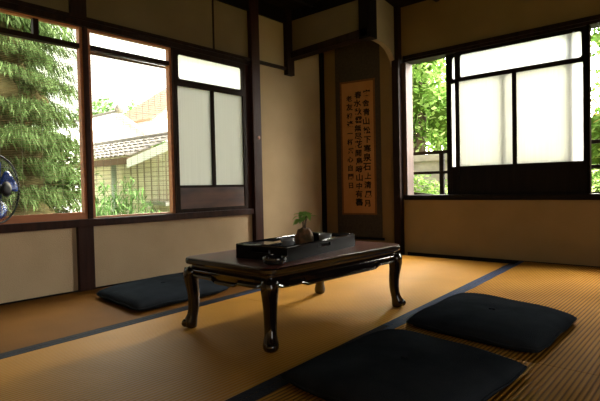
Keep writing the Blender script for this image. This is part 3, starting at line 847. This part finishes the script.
bm = NB(); box(bm, -2.6, .62, -.10, .10, -.1, .86); obj('masonry', bm, M['stone'], gw)
bm = NB(); box(bm, -2.65, .65, -.16, .16, .86, .96, .01); obj('coping', bm, M['stone'], gw)

# neighbouring house with tiled lean-to roof (its front runs across the view, y = 5)
hs = thing('neighbour_house', 'cream house with grey tiled lower roof and brown fascia beyond the window', 'house', (-8.6, 5.0, -3.0))
def HP(x, y, z): return (x + 8.6, y - 5.0, z + 3.0)
bm = NB(); box(bm, -2.3, 1.42, .10, 1.1, 0, 4.45); obj('wall', bm, M['house_wall'], hs)
bm = NB()
for k in range(14):
    z = 3.05 + .085 * k; box(bm, -2.3, 1.42, .085, .10, z, z + .012)
for k in range(7):
    x = -.2 + .24 * k; box(bm, x, x + .014, .08, .10, 2.9, 4.3)
obj('siding_battens', bm, surf('greyed_siding_batten', (.42, .35, .29), (.5, .43, .36), .9), hs)
def tiled_roof(p00, p10, p01, p11, nx, nz, parent):
    """p00-p10 eave line, p01-p11 ridge line; half-round tile rolls up the slope and stepped courses"""
    bm = NB()
    a, b_, c, d = map(Vector, (p00, p10, p01, p11))
    nrm = (b_ - a).cross(c - a).normalized()
    if nrm.z < 0: nrm = -nrm
    N = nx * 6
    rows = []
    for j in range(nz):
        for v, lift in ((j / nz, .02), ((j + .98) / nz, 0)):
            row = []
            for i in range(N + 1):
                u = i / N
                q = (a * (1 - u) + b_ * u) * (1 - v) + (c * (1 - u) + d * u) * v
                row.append(q + nrm * (lift + .035 * abs(math.sin(PI * u * nx))))
            rows.append(row)
    loft(bm, rows, False, False)
    o = obj('tiled_roof', bm, M['roof_tile'], parent)
    return o
tiled_roof(HP(-10.9, 4.72, 1.27), HP(-8.20, 4.72, 1.27), HP(-10.9, 5.35, 1.66), HP(-7.35, 5.35, 1.66), 16, 5, hs)
bm = NB(); box(bm, -2.3, .40, -.30, -.26, 4.14, 4.26); obj('fascia', bm, M['fascia'], hs)
bm = NB(); tube(bm, [HP(-10.9, 5.35, 1.69), HP(-7.30, 5.35, 1.69)], .055, 10); obj('ridge_cap', bm, M['roof_tile'], hs, True)
bm = NB()
A = [HP(-8.24, 4.70, 1.22), HP(-7.20, 5.32, 1.66), HP(-7.20, 5.32, 1.50), HP(-8.24, 4.70, 1.06)]
vs = [bm.verts.new(q) for q in A] + [bm.verts.new(Vector(q) + Vector((.10, -.05, 0))) for q in A]
for f in ((0, 1, 2, 3), (7, 6, 5, 4), (0, 4, 5, 1), (1, 5, 6, 2), (2, 6, 7, 3), (3, 7, 4, 0)): bm.faces.new([vs[i] for i in f])
obj('verge_board', bm, M['house_white'], hs)
bm = NB(); tube(bm, [HP(-9.17, 4.95, 1.20), HP(-9.17, 4.95, -3.0)], .05, 10); obj('drainpipe', bm, M['pipe'], hs, True)
bm = NB(); box(bm, .5, 1.25, -.10, .10, 3.38, 3.45); obj('window_ledge', bm, M['stone'], hs)
# white gabled house behind it
wh = thing('white_gabled_house', 'white house with a pointed gable and dark ridge end beyond the window', 'house', (-11.6, 6.3, -3.0))
def gable(parent, ylo, yhi, yr, zr, zl, zh, depth, wallm, roofm, zb=0):
    bm = NB(); prism(bm, [(ylo, zb), (yhi, zb), (yhi, zh), (yr, zr), (ylo, zl)], 0, -depth, 0); obj('gable_wall', bm, wallm, parent)
    for (ya, za) in ((ylo - .18, zl - .14), (yhi + .18, zh - .12)):
        bm = NB(); prism(bm, [(ya, za), (yr, zr), (yr, zr + .07), (ya, za + .07)], 0, -depth - .1, .14); obj('roof_slope', bm, roofm, parent)
gable(wh, -1.3, 1.55, .05, 5.56, 4.60, 4.72, 2.3, M['house_white'], M['house_white'])  # roof slopes coloured white like the wall, for the glare on them
bm = NB(); tube(bm, [(-2.4, .05, 5.63), (.16, .05, 5.63)], .05, 10); obj('ridge_cap', bm, M['roof_tile'], wh, True)
bm = NB(); blob(bm, (.20, .05, 5.68), .11, 3, 2); obj('ridge_end_tile', bm, M['roof_tile'], wh, True)
# third house: only its rising verge shows at the upper right of the window
th = thing('distant_house', 'house with a rising grey roof verge at the right of the roof view', 'house', (-13.0, 11.0, -3.0))
gable(th, -2.64, 2.6, 0, 7.6, 5.86, 5.8, 2.6, M['house_wall'], M['fascia'])
leafy('broadleaf_tree', 'round green tree top behind the white gabled house', 'tree', (-17.4, 9.4, -3.0),
      [((0, -.60, 6.15), .85), ((0, 1.25, 6.2), .8), ((.1, .35, 5.9), .7), ((0, 2.1, 5.7), .7)], M['leaf_bamboo'], 5000, .14, 12)
leafy('garden_shrub', 'dark leafy bush between the gabled house and the tiled roof', 'shrub', (-10.6, 6.95, -3.0),
      [((.1, -.15, 4.78), .22), ((.3, .25, 4.80), .20)], M['leaf_bamboo'], 1200, .07, 13)

leafy('garden_shrub', 'dark shrub behind the drooping evergreen, low in the leftmost window', 'shrub', (-9.0, 3.55, -3.0),
      [((0, -.30, 3.7), .50), ((0, .30, 3.9), .48), ((.1, .0, 4.3), .42), ((0, 0, 3.2), .5)], M['evergreen'], 4000, .10, 14)

def bamboo(label, loc, n, spread, H, seed):
    rnd = random.Random(seed)
    t = thing('bamboo_plant', label, 'bamboo', loc)
    bm = NB(); Q = []
    for k in range(n):
        an = rnd.uniform(0, 2 * PI); r = spread * math.sqrt(rnd.random()); x, y = r * math.cos(an), r * math.sin(an)
        h = H * rnd.uniform(.82, 1.0)
        top = Vector((x * 1.25, y * 1.25, h))
        tube(bm, [(x, y, 0), (x * 1.05, y * 1.05, h * .6), top], [.012, .010, .004], 6)
        for _ in range(80):
            z = h * (1 - .42 * rnd.random() ** 1.3); p = Vector((x * 1.15 + rnd.uniform(-.16, .16), y * 1.15 + rnd.uniform(-.16, .16), z))
            d = Vector((rnd.uniform(-1, 1), rnd.uniform(-1, 1), rnd.uniform(-1.3, .1))).normalized()
            s = d.cross(Vector((0, 0, 1))).normalized(); l = rnd.uniform(.14, .24); w = .015
            Q.append([p, p + d * l * .35 + s * w, p + d * l, p + d * l * .35 - s * w])
    obj('canes', bm, M['leaf_bamboo'], t, True)
    cards(Q, M['leaf_bamboo'], 'leaves', t)
bamboo('bamboo clump in front of the cream house, seen low in the window', (-7.75, 4.20, -3.0), 34, .48, 3.95, 31)

# ------------------------------------------------------------------ light: bright overcast sky through the windows
SKY_LOW, SKY_HIGH = 2.9, 90.0       # bright overcast, with the sun behind cloud on the far side
w = bpy.data.worlds.new('sky'); bpy.context.scene.world = w; w.use_nodes = True
nt = w.node_tree; bg = nt.nodes['Background']
tc = nt.nodes.new('ShaderNodeTexCoord')
dp = nt.nodes.new('ShaderNodeVectorMath'); dp.operation = 'DOT_PRODUCT'; dp.inputs[1].default_value = (.15, .87, .47)
link(nt, tc.outputs['Generated'], dp.inputs[0])
mr = nt.nodes.new('ShaderNodeMapRange'); mr.interpolation_type = 'SMOOTHSTEP'
mr.inputs['From Min'].default_value = .42; mr.inputs['From Max'].default_value = 1.0
mr.inputs['To Min'].default_value = SKY_LOW; mr.inputs['To Max'].default_value = SKY_HIGH
link(nt, dp.outputs['Value'], mr.inputs['Value']); link(nt, mr.outputs['Result'], bg.inputs['Strength'])
bg.inputs['Color'].default_value = (1.0, .955, .86, 1)
def portal(name, loc, rot, sx, sy):
    l = bpy.data.lights.new(name, 'AREA'); l.shape = 'RECTANGLE'; l.size = sx; l.size_y = sy
    l.cycles.is_portal = True
    o = bpy.data.objects.new(name, l); C.objects.link(o); o.location = loc; o.rotation_euler = rot
portal('window_light_portal', (LX - .12, 1.93, 1.1), (0, -PI / 2, 0), 1.35, 2.3)
portal('window_light_portal', (-1.4, RY + .14, 1.18), (-PI / 2, 0, 0), 1.95, 1.35)
portal('fill_opening_portal', (XR + .11, .825, .9), (0, PI / 2, 0), 1.8, 1.3)  # portal of the added fill-light opening in the unseen right wall
sc_ = bpy.context.scene
sc_.view_settings.view_transform = 'Standard'; sc_.view_settings.look = 'None'
sc_.view_settings.exposure = 0.0; sc_.view_settings.gamma = 1.0
sc_.cycles.max_bounces = 10; sc_.cycles.diffuse_bounces = 6; sc_.cycles.transparent_max_bounces = 16
sc_.cycles.sample_clamp_indirect = 6
